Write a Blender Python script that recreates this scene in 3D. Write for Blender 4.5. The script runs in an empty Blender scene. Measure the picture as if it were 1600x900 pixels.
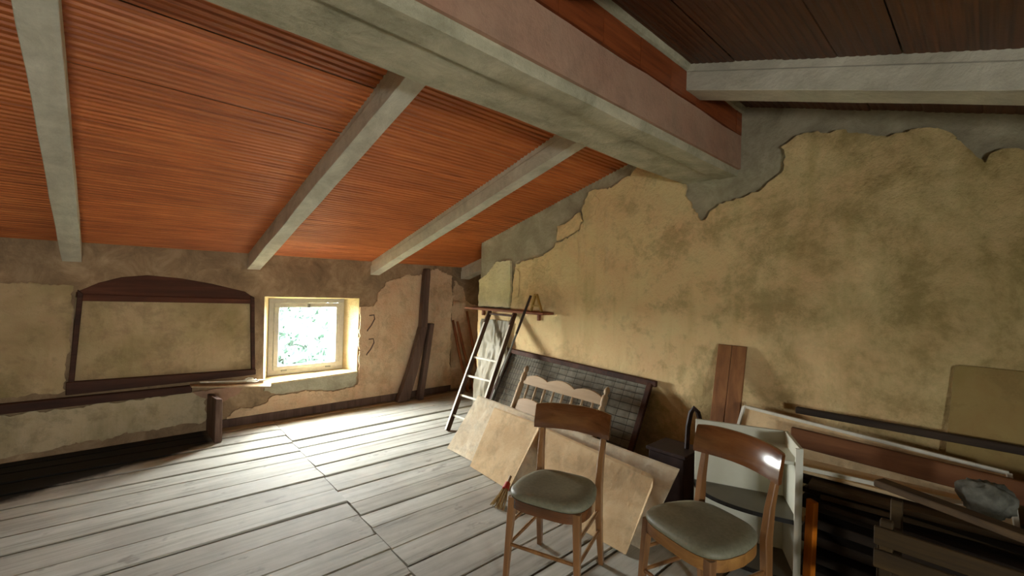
import bpy, bmesh, math, random
from mathutils import Vector, Matrix, noise

random.seed(7)
S = bpy.context.scene
COL = S.collection
R = math.radians

# ------------------------------------------------------------------ camera
yaw, pitch, roll = R(42.74), R(0.163), R(1.53)
fw = Vector((math.sin(yaw) * math.cos(pitch), math.cos(yaw) * math.cos(pitch), math.sin(pitch)))
r0 = Vector((math.cos(yaw), -math.sin(yaw), 0)); u0 = r0.cross(fw)
rt = r0 * math.cos(roll) + u0 * math.sin(roll)
up = -r0 * math.sin(roll) + u0 * math.cos(roll)
cam = bpy.data.cameras.new('camera'); camo = bpy.data.objects.new('camera', cam); COL.objects.link(camo)
cam.sensor_width = 36; cam.lens = 36 * 691.2 / 1600; cam.clip_start = 0.05; cam.clip_end = 300
m = Matrix((rt, up, -fw)).transposed().to_4x4(); m.translation = (0, 0, 1.5)
camo.matrix_world = m
S.camera = camo

# ------------------------------------------------------------------ world / light / exposure
W = bpy.data.worlds.new('sky'); S.world = W; W.use_nodes = True
bg = W.node_tree.nodes['Background']
bg.inputs['Color'].default_value = (0.95, 0.985, 0.96, 1)
bg.inputs['Strength'].default_value = 85

def portal(name, loc, rot, sx, sy):
    l = bpy.data.lights.new(name, 'AREA'); l.shape = 'RECTANGLE'; l.size = sx; l.size_y = sy
    l.cycles.is_portal = True
    o = bpy.data.objects.new(name, l); COL.objects.link(o); o.location = loc; o.rotation_euler = rot
portal('window_portal', (1.81, 5.60, 0.87), (R(-90), 0, 0), 0.9, 0.95)
portal('window_portal', (-.42, -2.72, .97), (R(90), 0, 0), 0.8, 0.46)
S.view_settings.view_transform = 'Standard'; S.view_settings.look = 'None'
S.view_settings.gamma = 1; S.view_settings.use_curve_mapping = False
S.view_settings.exposure = 0.72
S.cycles.max_bounces = 10; S.cycles.diffuse_bounces = 8; S.cycles.glossy_bounces = 4
S.cycles.transparent_max_bounces = 8; S.cycles.use_denoising = True
S.cycles.sample_clamp_indirect = 20

# ------------------------------------------------------------------ materials
def srgb(h):
    c = [int(h[i:i + 2], 16) / 255 for i in (0, 2, 4)]
    return tuple(x / 12.92 if x < .04045 else ((x + .055) / 1.055) ** 2.4 for x in c) + (1,)

class NT:
    def __init__(s, name, rough=.7):
        s.m = bpy.data.materials.new(name); s.m.use_nodes = True
        s.t = s.m.node_tree; s.b = s.t.nodes['Principled BSDF']
        s.b.inputs['Roughness'].default_value = rough
        s.b.inputs['Specular IOR Level'].default_value = .3
    def n(s, typ, **kw):
        o = s.t.nodes.new(typ)
        for k, v in kw.items():
            if k in o.inputs: o.inputs[k].default_value = v
            else: setattr(o, k, v)
        return o
    def l(s, a, b): s.t.links.new(a, b)
    def coord(s, scale=(1, 1, 1), rnd=True):
        tc = s.n('ShaderNodeTexCoord'); mp = s.n('ShaderNodeMapping')
        mp.inputs['Scale'].default_value = scale
        src = tc.outputs['Object']
        if rnd:
            oi = s.n('ShaderNodeObjectInfo'); ad = s.n('ShaderNodeVectorMath', operation='MULTIPLY_ADD')
            cb = s.n('ShaderNodeCombineXYZ')
            for k in range(3): s.l(oi.outputs['Random'], cb.inputs[k])
            s.l(cb.outputs[0], ad.inputs[0]); ad.inputs[1].default_value = (37, 53, 71); s.l(src, ad.inputs[2])
            src = ad.outputs[0]
        s.l(src, mp.inputs['Vector']); return mp.outputs[0]
    def world(s, scale=(1, 1, 1)):
        g = s.n('ShaderNodeNewGeometry'); mp = s.n('ShaderNodeMapping')
        mp.inputs['Scale'].default_value = scale
        s.l(g.outputs['Position'], mp.inputs['Vector']); return mp.outputs[0]
    def noise(s, vec, scale, detail=5, rough=.6, dist=0):
        o = s.n('ShaderNodeTexNoise'); o.inputs['Scale'].default_value = scale
        o.inputs['Detail'].default_value = detail; o.inputs['Roughness'].default_value = rough
        o.inputs['Distortion'].default_value = dist
        s.l(vec, o.inputs['Vector']); return o.outputs['Fac']
    def ramp(s, fac, stops):
        o = s.n('ShaderNodeValToRGB'); e = o.color_ramp.elements
        while len(e) < len(stops): e.new(.5)
        for i, (p, c) in enumerate(stops):
            e[i].position = p; e[i].color = srgb(c) if isinstance(c, str) else (c, c, c, 1)
        s.l(fac, o.inputs[0]); return o.outputs[0]
    def mix(s, fac, a, b, mode='MIX'):
        o = s.n('ShaderNodeMix', data_type='RGBA', blend_type=mode)
        for v, i in ((fac, 0), (a, 6), (b, 7)):
            if hasattr(v, 'is_linked'): s.l(v, o.inputs[i])
            elif i == 0: o.inputs[0].default_value = v
            else: o.inputs[i].default_value = srgb(v)
        return o.outputs[2]
    def bump(s, h, strength=.4, dist=.01, prev=None):
        o = s.n('ShaderNodeBump'); o.inputs['Strength'].default_value = strength; o.inputs['Distance'].default_value = dist
        s.l(h, o.inputs['Height'])
        if prev is not None: s.l(prev, o.inputs['Normal'])
        return o.outputs[0]
    def out(s, col=None, normal=None, rough=None):
        if col is not None: s.l(col, s.b.inputs['Base Color'])
        if normal is not None: s.l(normal, s.b.inputs['Normal'])
        if rough is not None: s.l(rough, s.b.inputs['Roughness'])
        return s.m

def wood(name, dark, mid, light, rough=.6, axis=0, bump=.25, spec=.3, coat=0, fine=1.0):
    t = NT(name, rough); sc = [14, 14, 14]; sc[axis] = 1.1
    v = t.coord(tuple(x * fine for x in sc))
    n1 = t.noise(v, 1.0, 6, .65, .6); v2 = t.coord((1, 1, 1)); n2 = t.noise(v2, 3.0, 4)
    c = t.ramp(n1, [(.28, dark), (.5, mid), (.74, light)])
    c = t.mix(t.ramp(n2, [(.35, .0), (.75, .45)]), c, dark)
    t.b.inputs['Specular IOR Level'].default_value = spec
    t.b.inputs['Coat Weight'].default_value = coat; t.b.inputs['Coat Roughness'].default_value = .15
    return t.out(c, t.bump(n1, bump, .004))

def plaster(name, base, warm, stain, dirt, stain_lo=.5, stain_hi=.75, sc=1.0, bump=.5, mould=None):
    t = NT(name, .9); v = t.world()
    big = t.noise(v, .8 * sc, 5, .6, .4); mid = t.noise(v, 3.1 * sc, 6, .65, .3); fine = t.noise(v, 26, 5, .7)
    vs = t.world((5, 5, .7)); drip = t.noise(vs, 1.3, 5, .6)
    c = t.mix(t.ramp(mid, [(.35, 0.), (.68, 1.)]), base, warm)
    c = t.mix(t.ramp(big, [(stain_lo, 0.), (stain_hi, .9)]), c, stain)
    c = t.mix(t.ramp(drip, [(.54, 0.), (.8, .5)]), c, stain)
    c = t.mix(t.ramp(fine, [(.62, 0.), (.8, .45)]), c, dirt)
    pat = t.noise(v, 2.3 * sc, 9, .74, .15); tr_ = t.noise(t.world((1.4, 1.4, 3)), 3.2 * sc, 8, .74, .1)
    c = t.mix(t.ramp(pat, [(.50, 0.), (.60, .30), (.66, .08), (.78, .45)]), c, dirt)
    c = t.mix(t.ramp(tr_, [(.30, .45), (.44, 0.)]), c, warm)
    if mould:                                # damp green-brown mould patches, wider towards the near end of the wall
        g = t.n('ShaderNodeNewGeometry'); sx = t.n('ShaderNodeSeparateXYZ'); t.l(g.outputs['Position'], sx.inputs[0])
        ad = t.n('ShaderNodeMath', operation='MULTIPLY_ADD'); t.l(sx.outputs[1], ad.inputs[0]); ad.inputs[1].default_value = -.13; t.l(pat, ad.inputs[2])
        c = t.mix(t.ramp(ad.outputs[0], [(.26, 0.), (.66, .85)]), c, mould)
    n = t.bump(mid, .45 * bump, .05); n = t.bump(pat, .7 * bump, .05, n); n = t.bump(fine, bump, .008, n)
    return t.out(c, n)

def concrete(name, a, b, c_, bump=.7, axis=None):
    t = NT(name, .92); v = t.world()
    mid = t.noise(v, 4, 7, .7, .5); fine = t.noise(v, 40, 5, .7)
    if axis: mid2 = t.noise(t.world(axis), 1, 5, .65)
    else: mid2 = t.noise(v, 1.2, 5)
    c = t.ramp(mid, [(.3, a), (.5, b), (.7, c_)])
    c = t.mix(t.ramp(mid2, [(.45, 0.), (.75, .6)]), c, a)
    n = t.bump(mid, .6 * bump, .04); n = t.bump(fine, bump, .01, n)
    return t.out(c, n)

M = {}
M['plaster_gable'] = plaster('gable_plaster', 'ead29c', 'eac592', 'bea468', '957a52', .54, .86, 1.0, 1.0, '87783f')
M['plaster_back'] = plaster('back_wall_plaster', 'dfc49e', 'd9b08a', 'ae9268', '7d6044', .55, .8, 1.6, .8)
M['plaster_pale'] = plaster('pale_plaster', 'ebe0b4', 'e6d8a6', 'bcae7a', '96865e', .6, .9, 1.2, 1.0)
M['plaster_dim'] = plaster('olive_stained_shaded_plaster', 'cdb68a', 'c7a982', '92814f', '6d5a3d', .46, .72, 1.6, .8)  # olive stains, base also darkened to stand in for weaker light at the left
M['plaster_low'] = plaster('low_plaster', 'cdbb98', 'c2ae88', '7e7650', '574e39', .52, .8, 1.8)
M['cement'] = concrete('grey_cement', '8f866f', 'aba288', 'c3baa0')
M['cement_back'] = concrete('pinkish_cement', '76614a', '9f8464', 'c0a684')
M['beam'] = concrete('beam_concrete', '908a70', 'b8b094', 'd0c6a8', .8, (1.2, 9, 9))
M['rafter'] = concrete('rafter_concrete', 'aca692', 'c8c2ae', 'dad4c0', .5, (9, 1.2, 9))
M['beam_plaster'] = plaster('beam_plaster', 'b08d74', 'a98068', '8d7a62', '6f5a4a', .55, .85)

def tile_mat(name, cols):
    t = NT(name, .5); v = t.coord(); t.b.inputs['Specular IOR Level'].default_value = .55
    big = t.noise(t.world(), 1.7, 5, .6); vs = t.coord((2, 40, 40)); st = t.noise(vs, 1, 4, .6)
    fine = t.noise(v, 60, 4)
    oi = t.n('ShaderNodeObjectInfo')
    c = t.ramp(st, [(.3, cols[0]), (.5, cols[1]), (.72, cols[2])])
    c = t.mix(t.ramp(big, [(.45, 0.), (.78, .55)]), c, cols[0])
    rv = t.ramp(oi.outputs['Random'], [(0, .0), (1, .35)])
    c = t.mix(rv, c, cols[0])
    return t.out(c, t.bump(fine, .3, .004))
M['tile'] = tile_mat('terracotta', ('934c20', 'c76c30', 'db8848'))
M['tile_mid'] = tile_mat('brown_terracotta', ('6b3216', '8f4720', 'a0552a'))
M['tile_dark'] = tile_mat('dark_brown_terracotta', ('43230f', '583013', '683a19'))  # darker brown set for the near-side roof

# floor boards: pale, dusty, weathered; floor shadow along the niche wall at the left painted dark
t = NT('weathered_floor_board', .75); t.b.inputs['Specular IOR Level'].default_value = .35
v = t.coord((1.0, 16, 16)); n1 = t.noise(v, 1, 7, .68, .5); v2 = t.world(); n2 = t.noise(v2, 2.4, 6, .65, .3)
v3 = t.coord((3, 5, 5)); n3 = t.noise(v3, 2, 4); oi = t.n('ShaderNodeObjectInfo')
c = t.ramp(n1, [(.28, '7c7a6e'), (.45, 'babaae'), (.7, 'd4d4ca')])
c = t.mix(t.ramp(n2, [(.42, 0.), (.74, .6)]), c, '8f8b83')
c = t.mix(t.ramp(n3, [(.63, 0.), (.72, .55)]), c, '6d675e')
c = t.mix(t.ramp(oi.outputs['Random'], [(0, 0.), (1, .3)]), c, '9a948a')
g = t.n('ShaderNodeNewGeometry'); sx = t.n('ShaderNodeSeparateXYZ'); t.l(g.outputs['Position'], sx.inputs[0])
# painted shadow: distance behind the line (0.85,4.93)-(-0.6,4.38)
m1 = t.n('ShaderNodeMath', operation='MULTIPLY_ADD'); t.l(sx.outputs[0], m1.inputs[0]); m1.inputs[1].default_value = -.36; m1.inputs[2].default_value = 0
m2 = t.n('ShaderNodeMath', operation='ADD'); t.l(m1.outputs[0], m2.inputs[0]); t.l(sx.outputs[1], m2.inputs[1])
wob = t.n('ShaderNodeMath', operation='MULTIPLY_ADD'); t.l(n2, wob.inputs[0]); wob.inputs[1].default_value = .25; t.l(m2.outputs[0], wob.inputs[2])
floor_shade = t.ramp(t.n('ShaderNodeMapRange').outputs[0], [(0, 0.), (1, 1.)])
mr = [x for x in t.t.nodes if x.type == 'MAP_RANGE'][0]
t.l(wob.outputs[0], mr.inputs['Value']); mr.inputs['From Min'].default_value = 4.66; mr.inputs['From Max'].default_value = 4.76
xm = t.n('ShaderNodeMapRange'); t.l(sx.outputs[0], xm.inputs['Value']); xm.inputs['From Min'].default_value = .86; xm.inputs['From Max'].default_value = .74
mu = t.n('ShaderNodeMath', operation='MULTIPLY'); t.l(floor_shade, mu.inputs[0]); t.l(xm.outputs[0], mu.inputs[1])
# brown dust swept against the foot of the window wall
dm = t.n('ShaderNodeMapRange'); t.l(wob.outputs[0], dm.inputs['Value'])
dy = t.n('ShaderNodeMath', operation='MULTIPLY_ADD'); t.l(n2, dy.inputs[0]); dy.inputs[1].default_value = .3; t.l(sx.outputs[1], dy.inputs[2])
t.t.links.remove(dm.inputs['Value'].links[0]); t.l(dy.outputs[0], dm.inputs['Value'])
dm.inputs['From Min'].default_value = 5.08; dm.inputs['From Max'].default_value = 5.34; dm.inputs['To Max'].default_value = .85
c = t.mix(dm.outputs[0], c, '8d7350')
c = t.mix(mu.outputs[0], c, '15120c')  # near-black mix paints the floor shadow into the board colour
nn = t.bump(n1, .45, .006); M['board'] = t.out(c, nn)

M['subfloor'] = NT('dark_subfloor', .95).m; M['subfloor'].node_tree.nodes['Principled BSDF'].inputs['Base Color'].default_value = (.02, .017, .014, 1)
M['brown_frame'] = wood('dark_brown_timber', '2f1a10', '47291a', '5d3a26', .7, 0)
M['arch_wood'] = wood('reddish_brown_timber', '3c2014', '57301d', '6e4028', .75, 0)
M['old_beam'] = wood('old_dark_timber', '46332a', '664f42', '7e6656', .8, 2)
M['chair'] = wood('varnished_walnut', '5d3d22', '8c6038', 'a8794a', .3, 2, .08, .5, .5)
M['chair_h'] = wood('varnished_walnut_board', '45290f', '704322', '87562e', .2, 0, .05, .5, .8)
M['chair_worn'] = wood('worn_honey_wood', '7a5228', 'a0703a', 'ba8a4c', .4, 0, .1, .4, .2)
M['panel'] = plaster('pale_chipboard', 'e4caa0', 'd9b98c', 'c4a67c', '9a8466', .55, .85, 2.5, .25)
M['panel_white'] = plaster('whitewashed_board', 'e6dac0', 'd8c4a2', 'bdab8e', '958a76', .55, .85, 3.5, .3)
M['beige_wood'] = wood('pale_beige_wood', '9c8261', 'ac9270', 'baa280', .55, 1, .1)
M['ladder_wood'] = wood('ladder_dark_wood', '3d2a1c', '54392a', '6a4c36', .7, 2)
M['pale_strip'] = wood('pale_paint', 'cfc9b8', 'dedaca', 'e9e5d8', .6, 2, .1)
M['red_board'] = wood('reddish_board', '744a2a', '8f5f38', 'a67446', .6, 2, .15)
M['plank_red'] = wood('reddish_brown_plank', '4f2e1a', '6f4527', '845836', .65, 1)
M['plank_dark'] = wood('dark_weathered_plank', '1f1812', '33281e', '453628', .8, 1)
M['plank_mid'] = wood('brown_weathered_plank', '3a2d1e', '54402a', '6b5538', .8, 1)
M['crate'] = wood('olive_brown_slat', '2b2012', '443319', '594424', .75, 1)
M['shelf_wood'] = wood('reddish_shelf_wood', '6a3b26', '8b5539', 'a06c4a', .7, 1)
M['orange'] = wood('orange_painted_board', 'c46a14', 'd87a1a', 'e08a2a', .5, 2, .1)
M['stick'] = wood('orange_brown_stick', '6e3d20', '94552d', 'ab6b3c', .7, 2)
M['olive'] = plaster('olive_plywood', '9a8452', '94794a', '80703a', '6d5c36', .5, .8, 2, .1)

def plain(name, col, rough=.6, metal=0., spec=.4, nb=.0, ns=30, col2=None):
    t = NT(name, rough); t.b.inputs['Metallic'].default_value = metal; t.b.inputs['Specular IOR Level'].default_value = spec
    n = t.noise(t.coord(), ns, 5)
    c = t.mix(t.ramp(n, [(.35, 0.), (.7, 1.)]), col, col2 or col)
    return t.out(c, t.bump(n, nb, .004) if nb else None)
M['vinyl'] = plain('grey_green_vinyl', '83806a', .5, 0, .4, .15, 60, '74715b')
M['white_lam'] = plain('white_laminate', 'd9d8c8', .45, 0, .4, .03, 6, 'cfcebb')
M['grey_lam'] = plain('grey_brown_laminate', '6f6857', .5, 0, .4, .03, 5, '645d4d')
M['black_edge'] = plain('black_edging', '1c1916', .5)
M['win_frame'] = plain('white_window_paint', 'bdb8ac', .5, 0, .4, .05, 20, 'b0ab9f')
M['iron'] = plain('rusty_iron', '4a3a30', .6, .6, .5, .2, 40, '33271f')
M['zinc'] = plain('grey_metal', '8d8d84', .4, .7, .5, .1, 30, '77776e')
M['wire'] = plain('dull_wire', '3b372e', .45, .8, .5)
M['straw'] = plain('straw', 'b59a68', .8, 0, .2, .4, 80, '927848')
M['red'] = plain('red_binding', 'b03a2c', .6)
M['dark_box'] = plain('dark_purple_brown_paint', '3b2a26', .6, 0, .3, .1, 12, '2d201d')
M['yellow_wood'] = wood('yellow_wood', '8d6a2a', 'a9823a', 'bd9850', .6, 2)
M['bag'] = plain('crumpled_grey_plastic', '77756a', .7, 0, .2, .6, 18, '4a493f')
M['sheet'] = plain('dusty_plastic_sheet', '9a917a', .5, 0, .35, .6, 14, '8d8670')
M['sill'] = plaster('sill_plaster', 'd3c096', 'c8b084', 'ab9970', '857454', .6, .9, 2)
t = NT('window_glass'); t.t.nodes.remove(t.b)
tr = t.n('ShaderNodeBsdfTransparent'); gl = t.n('ShaderNodeBsdfGlossy', Roughness=.05); mx = t.n('ShaderNodeMixShader')
mx.inputs[0].default_value = .06; t.l(tr.outputs[0], mx.inputs[1]); t.l(gl.outputs[0], mx.inputs[2])
t.l(mx.outputs[0], t.t.nodes['Material Output'].inputs['Surface']); M['glass'] = t.m
M['leaf'] = plain('bush_leaves', '293d31', .6, 0, .2, 0, 2, '384b42')
M['ground'] = plain('grassy_ground', '3c4a34', .9, 0, .1, .3, 3, '33402c')

# ------------------------------------------------------------------ mesh helpers
class MB:
    def __init__(s): s.v = []; s.f = []
    def add(s, vs, fs):
        b = len(s.v); s.v += [Vector(v) for v in vs]; s.f += [tuple(i + b for i in f) for f in fs]; return s
    def hexa(s, p):           # 8 corner points: bottom loop 4, top loop 4
        return s.add(p, [(3, 2, 1, 0), (4, 5, 6, 7), (0, 1, 5, 4), (1, 2, 6, 5), (2, 3, 7, 6), (3, 0, 4, 7)])
    def box(s, a, b):
        (x0, y0, z0), (x1, y1, z1) = a, b
        return s.hexa([(x0, y0, z0), (x1, y0, z0), (x1, y1, z0), (x0, y1, z0), (x0, y0, z1), (x1, y0, z1), (x1, y1, z1), (x0, y1, z1)])
    def slab(s, corners, th, nrm=None):     # planar quad/polygon thickened along its normal
        c = [Vector(p) for p in corners]
        n = nrm or (c[1] - c[0]).cross(c[2] - c[1]).normalized()
        k = len(c); vs = c + [p + n * th for p in c]
        fs = [tuple(reversed(range(k))), tuple(range(k, 2 * k))] + [(i, (i + 1) % k, (i + 1) % k + k, i + k) for i in range(k)]
        return s.add(vs, fs)
    def bar(s, a, b, w, h, upv=(0, 0, 1)):   # rectangular bar from a to b
        a = Vector(a); b = Vector(b); d = (b - a).normalized(); u = Vector(upv)
        x = d.cross(u)
        if x.length < 1e-4: x = d.cross(Vector((1, 0, 0)))
        x.normalize(); y = x.cross(d).normalized(); x *= w / 2; y *= h / 2
        return s.hexa([a - x - y, a + x - y, a + x + y, a - x + y, b - x - y, b + x - y, b + x + y, b - x + y])
    def tube(s, pts, rad, n=8):
        pts = [Vector(p) for p in pts]; k = len(pts)
        rads = rad if isinstance(rad, (list, tuple)) else [rad] * k
        rings = []
        x = None
        for i, p in enumerate(pts):
            d = (pts[min(i + 1, k - 1)] - pts[max(i - 1, 0)]).normalized()
            if x is None: x = d.orthogonal().normalized()
            else: x = (x - d * x.dot(d)).normalized()
            y = d.cross(x)
            rings.append([p + (x * math.cos(2 * math.pi * j / n) + y * math.sin(2 * math.pi * j / n)) * rads[i] for j in range(n)])
        vs = [q for r in rings for q in r]
        fs = [(i * n + j, i * n + (j + 1) % n, (i + 1) * n + (j + 1) % n, (i + 1) * n + j) for i in range(k - 1) for j in range(n)]
        fs += [tuple(reversed(range(n))), tuple(range((k - 1) * n, k * n))]
        return s.add(vs, fs)
    def loft(s, rings):
        n = len(rings[0]); vs = [q for r in rings for q in r]; k = len(rings)
        fs = [(i * n + j, i * n + (j + 1) % n, (i + 1) * n + (j + 1) % n, (i + 1) * n + j) for i in range(k - 1) for j in range(n)]
        fs += [tuple(reversed(range(n))), tuple(range((k - 1) * n, k * n))]
        return s.add(vs, fs)

def link(name, me, parent=None, loc=(0, 0, 0)):
    o = bpy.data.objects.new(name, me); COL.objects.link(o); o.location = loc
    if parent: o.parent = parent
    return o

def build(name, mb, mat, parent=None, smooth=False, bevel=0, world=True, origin=None, segs=1):
    """one mesh object; vertices given in world coordinates when world=True (re-based on the parent / origin)"""
    off = Vector((0, 0, 0))
    if world:
        if parent is not None:
            p = parent
            while p: off += p.location; p = p.parent
        elif origin is not None: off = Vector(origin)
    cen = Vector((0, 0, 0))
    me = bpy.data.meshes.new(name)
    me.from_pydata([tuple(v - off) for v in mb.v], [], mb.f)
    bm = bmesh.new(); bm.from_mesh(me); bmesh.ops.recalc_face_normals(bm, faces=bm.faces)
    if bevel:
        bmesh.ops.bevel(bm, geom=[e for e in bm.edges if e.is_manifold and e.calc_face_angle(0) > .6], offset=bevel, segments=segs, affect='EDGES', clamp_overlap=True)
    bm.to_mesh(me); bm.free()
    if smooth:
        for p in me.polygons: p.use_smooth = True
        if smooth == 'auto':
            me.set_sharp_from_angle(angle=R(38))
    me.materials.append(M[mat] if isinstance(mat, str) else mat)
    o = bpy.data.objects.new(name, me); COL.objects.link(o)
    if parent: o.parent = parent
    elif origin is not None: o.location = origin
    return o

def thing(name, label, cat, loc=(0, 0, 0), rz=0, group=None):
    o = bpy.data.objects.new(name, None); COL.objects.link(o); o.location = loc; o.rotation_euler = (0, 0, rz)
    o.empty_display_size = .1
    o['label'] = label; o['category'] = cat
    if group: o['group'] = group
    return o
def tag(o, label, cat, group=None):
    o['label'] = label; o['category'] = cat
    if group: o['group'] = group
    return o
def struct(o): o['kind'] = 'structure'; return o

def poly_sheet(name, outlines, to3d, depth, mat, parent=None, jitter=.0, sub=None):
    """flat sheet bounded by a ragged outline (with holes), thickened by depth; to3d maps (u, v, w) to world"""
    cu = bpy.data.curves.new(name, 'CURVE'); cu.dimensions = '2D'; cu.fill_mode = 'BOTH'; cu.extrude = depth / 2
    for ol in outlines:
        pts = []
        k = len(ol)
        for i in range(k):
            a = Vector(ol[i]); b = Vector(ol[(i + 1) % k]); L = (b - a).length
            n = max(1, int(L / .022)) if jitter else 1
            for q in range(n):
                p = a.lerp(b, q / n)
                if jitter and L > .05 and q:
                    p = p + Vector((noise.noise((p.x * 9, p.y * 9, 1.3)), noise.noise((p.x * 9, p.y * 9, 7.1)))) * jitter + Vector((noise.noise((p.x * 38, p.y * 38, 2.3)), noise.noise((p.x * 38, p.y * 38, 5.1)))) * jitter * .6
                pts.append(p)
        sp = cu.splines.new('POLY'); sp.points.add(len(pts) - 1); sp.use_cyclic_u = True
        for q, p in zip(sp.points, pts): q.co = (p.x, p.y, 0, 1)
    tmp = bpy.data.objects.new(name, cu); COL.objects.link(tmp)
    dg = bpy.context.evaluated_depsgraph_get()
    me0 = bpy.data.meshes.new_from_object(tmp.evaluated_get(dg))
    COL.objects.unlink(tmp); bpy.data.objects.remove(tmp); bpy.data.curves.remove(cu)
    mb = MB(); mb.add([to3d(v.co.x, v.co.y, v.co.z) for v in me0.vertices], [tuple(p.vertices) for p in me0.polygons])
    bpy.data.meshes.remove(me0)
    return build(name, mb, mat, parent)

# ------------------------------------------------------------------ room shell
WY = 5.33            # face of the window wall
GX = 3.5             # face of the gable wall
T1 = math.tan(R(15.88)); T2 = math.tan(R(17.3))
def roof1(y): return 1.80 + (WY - y) * T1         # underside of the tiles on the window side
def roof2(y): return 2.92 + (y - 1.31) * T2       # underside on the near side
XL, XR, YF = -3.2, 4.45, -2.6

# floor: dark sub floor + every board
fl = struct(build('floor', MB().box((XL, YF, -.12), (XR, WY + .3, -.034)), 'subfloor'))
def seam(y): return 1.23 + (y - 2.0) * .05
def bay_edges(start, stop, fixed):
    ys = [start]
    while ys[-1] < fixed[0] - .16: ys.append(ys[-1] + random.uniform(.2, .27))
    ys[-1] = min(ys[-1], fixed[0] - .14)
    return ys + list(fixed) + [stop]
right_e = bay_edges(YF, WY, [1.62, 1.84, 2.10, 2.30, 2.57, 2.77, 2.95, 3.21, 3.49, 3.75, 4.02, 4.26, 4.49, 4.74, 4.99, 5.2])
left_e = bay_edges(YF, WY, [1.80, 2.04, 2.30, 2.50, 2.79, 3.0, 3.25, 3.5, 3.75, 4.0, 4.18, 4.45, 4.7, 4.92, 5.14])
def board(x0, x1, ya0, ya1, yb0, yb1, gap):
    dz = random.uniform(-.006, .004); t0 = random.uniform(-.005, .005); t1 = random.uniform(-.004, .004)
    g0 = gap / 2
    cx, cy = (x0 + x1) / 2, (ya0 + ya1 + yb0 + yb1) / 4
    n = 5; rings = []
    for i in range(n):
        f = i / (n - 1); x = x0 + (x1 - x0) * f
        a = ya0 + (yb0 - ya0) * f + g0 + random.uniform(-.002, .003); b = ya1 + (yb1 - ya1) * f - g0 - random.uniform(-.002, .003)
        za = dz + t0 + random.uniform(-.0015, .0015); zb = dz - t0 + t1 * f; e = .005
        rings.append([(x, a, -.034), (x, a, za - e), (x, a + e, za), (x, b - e, zb), (x, b, zb - e), (x, b, -.034)])
    mb = MB().loft([[Vector(p) - Vector((cx, cy, 0)) for p in r] for r in rings])
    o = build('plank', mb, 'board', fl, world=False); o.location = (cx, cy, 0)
for e, side in ((right_e, 1), (left_e, 0)):
    for a, b in zip(e[:-1], e[1:]):
        gap = random.choice((.011, .013, .016, .022))
        if side:
            x1 = XR if a > 4.3 else 3.72
            board(seam(a) + .003, x1, a, b, a, b, gap)
        else:
            tl = .05 if a > 1.9 else 0
            k = lambda y: min(.3, max(0, (y - 2.2) * .13)) if y < 5.0 else max(0, (WY - y) * .9)
            board(XL, seam(a) - .003, a + k(a), b + k(b), a, b, gap)

# window wall -----------------------------------------------------------------
back = struct(bpy.data.objects.new('wall_back', None)); COL.objects.link(back)
bx3 = lambda base: (lambda u, v, w: (u, base + w, v))
niche = [(-.20, .50), (1.215, .52), (1.19, 1.33), (1.10, 1.40), (.80, 1.475), (.55, 1.52), (.30, 1.54), (.12, 1.515), (-.03, 1.46), (-.17, 1.375)]
winF = [(1.295, .40), (2.335, .43), (2.345, 1.335), (1.285, 1.35)]
winB = [(1.385, .445), (2.235, .435), (2.24, 1.325), (1.385, 1.32)]
poly_sheet('wall_face', [[(XL, -.1), (3.74, -.1), (3.74, 1.92), (XL, 1.92)], list(reversed(niche)), list(reversed(winF))], bx3(WY + .01), .02, 'cement_back', back)
# window reveal (splayed) and niche recess
rv = MB()
for i in range(4):
    j = (i + 1) % 4
    a, b = winF[i], winF[j]; c, d = winB[j], winB[i]
    rv.add([(a[0], WY, a[1]), (b[0], WY, b[1]), (c[0], WY + .22, c[1]), (d[0], WY + .22, d[1])], [(0, 1, 2, 3)])
    rv.add([(d[0], WY + .22, d[1]), (c[0], WY + .22, c[1]), (c[0], WY + .36, c[1]), (d[0], WY + .36, d[1])], [(0, 1, 2, 3)])
build('window_reveal', rv, 'sill', back)
nr = MB(); k = len(niche)
nr.add([(p[0], WY, p[1]) for p in niche] + [(p[0], WY + .13, p[1]) for p in niche], [(i, (i + 1) % k, (i + 1) % k + k, i + k) for i in range(k)] + [tuple(range(k, 2 * k))])
build('niche_recess', nr, 'cement_back', back)
# outer skin of the wall so no daylight leaks
sk = MB()
sk.box((XL, WY + .30, -.1), (1.385, WY + .36, 2.0)); sk.box((2.237, WY + .30, -.1), (XR, WY + .36, 2.0))
sk.box((1.385, WY + .30, -.1), (2.237, WY + .36, .44)); sk.box((1.385, WY + .30, 1.323), (2.237, WY + .36, 2.0))
build('outer_skin', sk, 'cement', back)
# alcove beyond the pilaster
al = MB().box((3.74, WY + .10, -.1), (XR, WY + .14, 2.0)); al.box((3.735, WY, -.1), (3.745, WY + .12, 2.0))
build('alcove_back', al, 'cement_back', back)
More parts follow.
